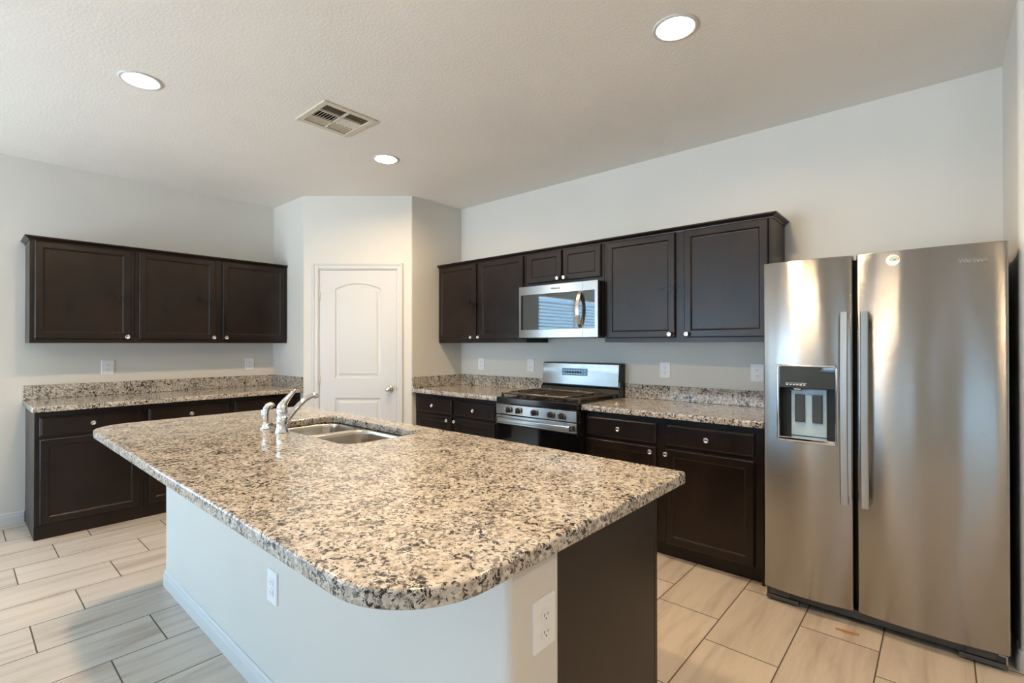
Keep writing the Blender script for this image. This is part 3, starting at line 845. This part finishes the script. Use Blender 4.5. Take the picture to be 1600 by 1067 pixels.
# backguard
by = YB-RY-.002
mb = MB(); mb.m('black')
mb.rings([[(x, y, z) for y, z in ((.56, .905), (.566, .945), (.580, .975), (.600, .992), (.602, 1.03), (by, 1.03), (by, .905))] for x in (-W, W)], smooth=False)
mb.m('blackmatte'); mb.box(-W, W, .610, by, 1.03, 1.178, .006)
bgd = mb.build('backguard', None, rng)
mb = MB(); mb.rings([[(x, y, z) for y, z in ((.594, .998), (.607, 1.168), (.6105, 1.171), (.6115, .998))] for x in (-W+.002, W-.012)], smooth=False)
mb.build('fascia', 'steel', bgd)
mt = Matrix.Translation((-.045, .6005, 1.100)) @ Matrix.Rotation(-math.atan2(.013, .17), 4, 'X')
mb = MB(); mb.m('lcd'); mb.box(-.125, .125, -.003, .003, -.030, .030, .002, 1, mtx=mt)
mb.m('mark')
for k in range(9): 
    x = -.105+k*.026; mb.box(x-.006, x+.006, -.0036, -.003, -.018, -.013, mtx=mt); mb.box(x-.004, x+.004, -.0036, -.003, .008, .014, mtx=mt)
mb.m('slot'); mb.box(-.09, .07, -.0036, -.0031, -.008, .004, mtx=mt)
mb.build('display', None, bgd)

# ------------------------------------------------------------------ writing
def text_mesh(body, size, extrude, shear=0.0, space=1.0):
    cu = bpy.data.curves.new('lettering', 'FONT'); cu.body = body; cu.size = size; cu.extrude = extrude
    cu.align_x = 'CENTER'; cu.align_y = 'CENTER'; cu.space_character = space; cu.offset = size*.012
    ob = bpy.data.objects.new('lettering', cu); COL.objects.link(ob)
    bpy.context.view_layer.update()
    me = bpy.data.meshes.new_from_object(ob.evaluated_get(bpy.context.evaluated_depsgraph_get()))
    bpy.data.objects.remove(ob); bpy.data.curves.remove(cu); return me
def lettering(name, body, size, parent, loc, material, extrude=.0006, rot=(PI/2, 0, 0), space=1.0):
    me = text_mesh(body, size, extrude, 0, space); me.materials.clear(); me.materials.append(M[material])
    o = bpy.data.objects.new(name, me); COL.objects.link(o); o.parent = parent; o.location = loc; o.rotation_euler = rot
    return o

# ------------------------------------------------------------------ microwave
mx, my = -2.273, 3.118
mic = thing('microwave_oven', 'stainless over-the-range microwave with dark glass and curved handle', 'microwave', (mx, my, 0))
W = .3785; z0, z1 = 1.385, 1.803
mb = MB(); mb.box(-W, W, .03, YB-my-.002, z0+.004, z1, .003); mb.build('case', 'black', mic)
xs = mx*0-2.026-mx                                    # split between door and control strip
def frame_plate(mb, x0, x1, z0, z1, hx0, hx1, hz0, hz1, y0, y1):
    o = rrect(x0, x1, z0, z1, .003, 2); h = rrect(hx0, hx1, hz0, hz1, .006, 3)
    mb.add_bm(face_with_holes(o, [h], lambda p: (p[0], y0, p[1])), False)
    mb.rings([[(x, y, z) for x, z in o] for y in (y0, y1)], False, False, smooth=False)
    mb.rings([[(x, y, z) for x, z in h] for y in (y0, y0+.003)], False, False, smooth=False)
wz0, wz1 = 1.449, 1.735
mb = MB(); mb.m('steel'); frame_plate(mb, -W, xs-.001, z0, z1, -W+.022, xs-.0035, wz0, wz1, 0, .03)
mb.m('glass_black'); mb.box(-W+.020, xs-.003, .003, .028, wz0-.002, wz1+.002)
mdo = mb.build('door', None, mic)
mb = MB(); mb.m('steel'); frame_plate(mb, xs+.001, W, z0, z1, xs+.0035, W-.026, wz0, wz1, 0, .03)
mb.m('glass_black'); mb.box(xs+.003, W-.024, .003, .028, wz0-.002, wz1+.002)
mb.build('control_strip', None, mic)
mb = MB(); hx = xs-.020; n = 12; R = []
for k in range(n+1):
    t = k/n; z = 1.457+t*.275; y = -.002-.045*math.sin(PI*t)**.75
    R.append([(hx-.014, y, z), (hx+.014, y, z), (hx+.014, y+.009, z), (hx-.014, y+.009, z)])
mb.rings(R, smooth=False); mb.build('handle', 'bronze', mdo)
lettering('badge', 'Whirlpool', .021, mdo, (-2.277-mx, -.0006, 1.770), 'slot')
mb = MB(); mb.box(-W+.03, W-.03, .05, .32, z0-.004, z0+.004); mb.build('underside_grille', 'blackmatte', mic)

# ------------------------------------------------------------------ refrigerator
FX, FY = -.250, 2.800
fr = thing('refrigerator', 'tall stainless side-by-side refrigerator with water dispenser in its left door', 'refrigerator', (FX, FY, 0))
HW = .453
mb = MB(); mb.box(-HW+.004, HW-.004, .078, YB-FY-.03, .02, 1.738, .004); mb.build('body', 'blackmatte', fr)
DZ = (.074, 1.752)
def bulge(x, x0, x1):
    t = (x-x0)/(x1-x0)
    e = .010
    y = .019*(1-(2*t-1)**2)
    d = min(x-x0, x1-x)
    if d < e: y -= e-math.sqrt(max(0, e*e-(e-d)**2))
    return -y
def fridge_door(x0, x1, holebox=None):
    mb = MB()
    xs_ = [x0+.010*k/4 for k in range(5)] + [x1-.010*k/4 for k in range(5)]
    n = 14; xs_ += [x0+.010+(x1-x0-.020)*k/n for k in range(1, n)]
    zs_ = [DZ[0]+.002, DZ[0]+.006, DZ[1]-.006, DZ[1]-.002]
    if holebox: xs_ = [x for x in xs_ if min(abs(x-holebox[0]), abs(x-holebox[1])) > .004]+list(holebox[:2]); zs_ += list(holebox[2:])
    xs_ = sorted(set(round(x, 5) for x in xs_)); zs_ = sorted(zs_)
    def P(x, z):
        e = .004 if (z <= DZ[0]+.0021 or z >= DZ[1]-.0021) else 0.0
        return (x, bulge(x, x0, x1)+e, z)
    vs = [P(x, z) for z in zs_ for x in xs_]; fs = []; nx = len(xs_)
    for j in range(len(zs_)-1):
        for i in range(nx-1):
            if holebox and holebox[0]-1e-4 < (xs_[i]+xs_[i+1])/2 < holebox[1] and holebox[2] < (zs_[j]+zs_[j+1])/2 < holebox[3]: continue
            a = j*nx+i; fs.append((a, a+1, a+nx+1, a+nx))
    mb.add(vs, fs, True)
    # sides and back
    bk = .072
    loop = [P(x, zs_[0]) for x in xs_] + [P(xs_[-1], z) for z in zs_[1:]] + [P(x, zs_[-1]) for x in reversed(xs_[:-1])] + [P(xs_[0], z) for z in reversed(zs_[1:-1])]
    mb.rings([loop, [(p[0], bk, p[2]) for p in loop]], False, True, smooth=False)
    if holebox:
        a, b, c, d = holebox; dp = .062
        hl = [(x, bulge(x, x0, x1), c) for x in xs_ if a-1e-4 <= x <= b+1e-4]; hl += [(x, bulge(x, x0, x1), d) for x in reversed(xs_) if a-1e-4 <= x <= b+1e-4]
        mb.m('fridge'); mb.rings([hl, [(p[0], dp, p[2]) for p in hl]], False, False, smooth=False)
    return mb
HB = (-.380, -.132, .850, 1.222)
fd = fridge_door(-HW, -.066, HB).build('freezer_door', 'fridge', fr)
rd = fridge_door(-.052, HW).build('fresh_food_door', 'fridge', fr)
def fhandle(x, parent, za=.578, zb=1.482):
    mb = MB(); n = 24; R = []
    for k in range(n+1):
        t = k/n; z = za+(zb-za)*t
        y = -.046-.016*math.sin(PI*t); th = .013
        R.append([(x-.0155, y+.003, z), (x-.0125, y, z), (x+.0125, y, z), (x+.0155, y+.003, z), (x+.0155, y+th, z), (x-.0155, y+th, z)])
    mb.rings(R, smooth=False)
    for z in (za+.004, zb-.004): mb.box(x-.0145, x+.0145, -.036, .002, z-(.004 if z < 1 else .03), z+(.03 if z < 1 else .004), .002, 1)
    return mb.build('handle', 'steel', parent)
fhandle(-.097, fd); fhandle(-.018, rd)
# dispenser in the freezer door
yd = -.0165
mb = MB(); a, b, c, d = HB
ro, ri = rrect(a-.008, b+.008, c-.008, d+.008, .016, 5), rrect(a+.004, b-.004, c+.004, d-.004, .011, 5)
rm = rrect(a-.004, b+.004, c-.004, d+.004, .014, 5)
mb.rings([[(x, yd+.004, z) for x, z in ro], [(x, yd-.003, z) for x, z in rm], [(x, yd-.003, z) for x, z in inset(rm, .004)], [(x, yd+.006, z) for x, z in ri]], False, False, smooth=True)
mb.box(a+.002, b-.002, yd-.008, .040, c+.001, c+.016, .003, 2)
mb.build('dispenser_frame', 'chrome', fd)
mb = MB(); mb.box(a+.002, b-.002, yd+.004, .060, 1.112, d-.001, .003, 2)
mb.m('glass_black'); mb.mats = ['glass_black']; mb.mi = [0]*len(mb.f)
mb.m('mark')
for k in range(6): mb.box(a+.035+k*.015, a+.045+k*.015, yd+.0034, yd+.004, 1.126, 1.131)
mb.box(a+.033, a+.125, yd+.0034, yd+.004, 1.1355, 1.1370)
mb.build('dispenser_panel', None, fd)
mb = MB(); mb.box(a+.001, b-.001, .056, .061, c+.001, 1.111); 
for xa, xb in ((a+.001, a+.004), (b-.004, b-.001)): mb.box(xa, xb, .002, .056, c+.001, 1.111)
mb.build('dispenser_recess', 'blackmatte', fd)
pc = (a+b)/2+.000; pw = .078
mb = MB(); mb.m('blueplate'); mb.box(pc-pw, pc+pw, .046, .056, c+.016, 1.106, .003, 1)
mb.m('darkgrey')
for sx in (-.038, .038): mb.box(pc+sx-.022, pc+sx+.022, .034, .047, .938, 1.078, .004, 2)
mb.m('slot')
for k in range(3): mb.box(pc-.004+k*.006, pc-.001+k*.006, .0455, .046, 1.083-k*.004, 1.087-k*.004)
mb.build('dispenser_paddles', None, fd)
mb = MB(); mb.lathe([(.030, 0), (.026, -.012), (.018, -.016)], Matrix.Translation((pc-.045, .030, 1.112)), 20); mb.build('dispenser_spout', 'chrome', fd)
# badge and sticker on the right door
lx = .097-FX
badge = lettering('badge', 'Whirlpool', .0205, rd, (lx, bulge(lx, -.052, HW)-.0008, 1.6785), 'chrome', .0012, (PI/2, 0, math.atan(.076*(2*(lx+.052)/(HW+.052)-1)/(HW+.052))))
mb = MB(); pts = []
for k in range(17):
    a_ = -.4+k*2*PI*.62/16; pts.append((.020*math.cos(a_)+.006, -.0014, .0085*math.sin(a_)+.010*math.cos(a_)*.55))
mb.tube(pts, .0008, 6); o = mb.build('badge_swoosh', 'gold', rd); o.location = (lx-.004, bulge(lx-.004, -.052, HW)-.0012, 1.6785); o.rotation_euler = badge.rotation_euler; o.rotation_euler[0] = 0
sxk = -.165-FX
mb = MB(); mb.lathe([(.0255, 0), (.0255, .0006), (.0001, .0006)], Matrix.Rotation(PI/2, 4, 'X'), 32, cap1=False, smooth=False)
o = mb.build('sticker', 'sticker', rd); o.location = (sxk, bulge(sxk, -.052, HW)-.0006, 1.7085); o.rotation_euler = (0, 0, math.atan(.076*(2*(sxk+.052)/(HW+.052)-1)/(HW+.052))); o['label'] = 'round white sticker with a rainbow arc'
# hinge caps and grille
for sx in (-1, 1):
    mb = MB(); mb.box(sx*.40-.04, sx*.40+.04, .02, .14, 1.7385, 1.7505, .004); mb.build('hinge_cap', 'blackmatte', fr)
mb = MB()
mb.box(-HW+.006, HW-.006, .030, .075, .030, .070, .002, 1)
mb.box(-HW+.006, -HW+.155, .016, .045, .012, .030, .002, 1); mb.box(HW-.155, HW-.006, .016, .045, .012, .030, .002, 1)
mb.box(-HW+.022, -HW+.115, .018, .031, .036, .066, .002, 1); mb.box(HW-.135, HW-.040, .018, .031, .036, .066, .002, 1)
mb.build('kick_grille', 'darkgrey', fr)
for sx in (-1, 1):
    mb = MB(); mb.lathe([(.014, 0), (.014, .010), (.006, .012), (.006, .035)], Matrix.Translation((sx*(HW-.03), .06, 0)), 14); mb.build('levelling_foot', 'darkgrey', fr)
mb = MB(); mb.m('steel'); mb.box(HW-.034, HW-.008, .020, .028, .060, .066); mb.box(HW-.012, HW-.007, .018, .028, .012, .066); mb.build('hinge_bracket', None, fr)

# ------------------------------------------------------------------ wall outlets
def outlet_parts():
    t = thing('wall_outlet', '', 'outlet', (0, 0, 0), 0, 'white wall outlets')
    mb = MB(); w, h = .0415, .060
    mb.rings([[(x, y, z) for x, z in rrect(-w+i, w-i, -h+i, h-i, .004, 3)] for i, y in ((0, 0), (0, -.003), (.0015, -.0055), (.004, -.0065))], smooth=False)
    mb.build('cover_plate', 'plastic', t)
    for s in (-1, 1):
        mb = MB(); cz = s*.0195
        mb.m('plastic')
        ol = [(.0172*math.cos(a), .0145*max(-.86, min(.86, math.sin(a)*1.15))+cz) for a in [2*PI*k/28 for k in range(28)]]
        mb.rings([[(x, y, z) for x, z in inset(ol, i)] for i, y in ((0, -.006), (0, -.0088), (.001, -.0094))], smooth=False)
        mb.m('slot')
        for sx, hh in ((-.0063, .0042), (.0063, .0034)): mb.box(sx-.0011, sx+.0011, -.0096, -.009, cz+.002-hh, cz+.002+hh)
        mb.lathe([(.0022, 0), (.0022, .0006)], Matrix.Translation((0, -.0090, cz-.0075)) @ Matrix.Rotation(PI/2, 4, 'X'), 10, smooth=False)
        mb.build('socket', None, t)
    mb = MB(); mb.lathe([(.0028, 0), (.0024, .0012), (.001, .0014)], Matrix.Translation((0, -.0064, 0)) @ Matrix.Rotation(PI/2, 4, 'X'), 10); mb.build('screw', 'plastic', t)
    return t
ot = outlet_parts()
OUT = [((XL+.0003, .858, 1.143), PI/2, 'white wall outlet above the left counter, nearer the left end'),
       ((XL+.0003, 1.970, 1.135), PI/2, 'white wall outlet above the left counter, beside the pantry wall'),
       ((-3.492, YB-.0003, 1.134), 0, 'white wall outlet above the counter left of the range, nearer the pantry'),
       ((-2.850, YB-.0003, 1.140), 0, 'white wall outlet close to the left side of the range'),
       ((-1.558, YB-.0003, 1.139), 0, 'white wall outlet above the counter just right of the range'),
       ((-.920, YB-.0003, 1.141), 0, 'white wall outlet above the counter against the refrigerator'),
       ((-1.868, KY0-.0003, .436), 0, 'white wall outlet on the long seating face of the island half wall'),
       ((KX1+.0003, .905, .690), PI/2, 'white wall outlet on the narrow end of the island half wall')]
for k, (p, r, lb) in enumerate(OUT):
    if k == 0: ot.location = p; ot.rotation_euler = (0, 0, r); ot['label'] = lb
    else: dup(ot, p, r, lb)

# ------------------------------------------------------------------ bits on the floor
mb = MB(); mb.box(-.045, .045, -.006, .006, 0, .004, .001, 1)
mb.box(-.02, .03, -.014, -.007, 0, .003, .001, 1)
o = mb.build('wood_chip', 'wood_chip'); o.location = (-.335, 2.735, 0); o.rotation_euler = (0, 0, .1)
tag(o, 'orange wood splinter on the floor in front of the refrigerator', 'splinter')
mb = MB(); r_ = random.Random(3)
for k in range(26):
    x, y = r_.gauss(0, .16), r_.gauss(0, .09); a = r_.random()*PI; l = r_.uniform(.002, .008)
    mb.box(-l, l, -.0012, .0012, 0, .0012, 0, mtx=Matrix.Translation((x, y, 0)) @ Matrix.Rotation(a, 4, 'Z'))
o = mb.build('straw_crumbs', 'straw'); o.location = (-4.32, .62, .0); tag(o, 'pale straw crumbs scattered on the floor by the left cabinets', 'crumbs'); o['kind'] = 'stuff'
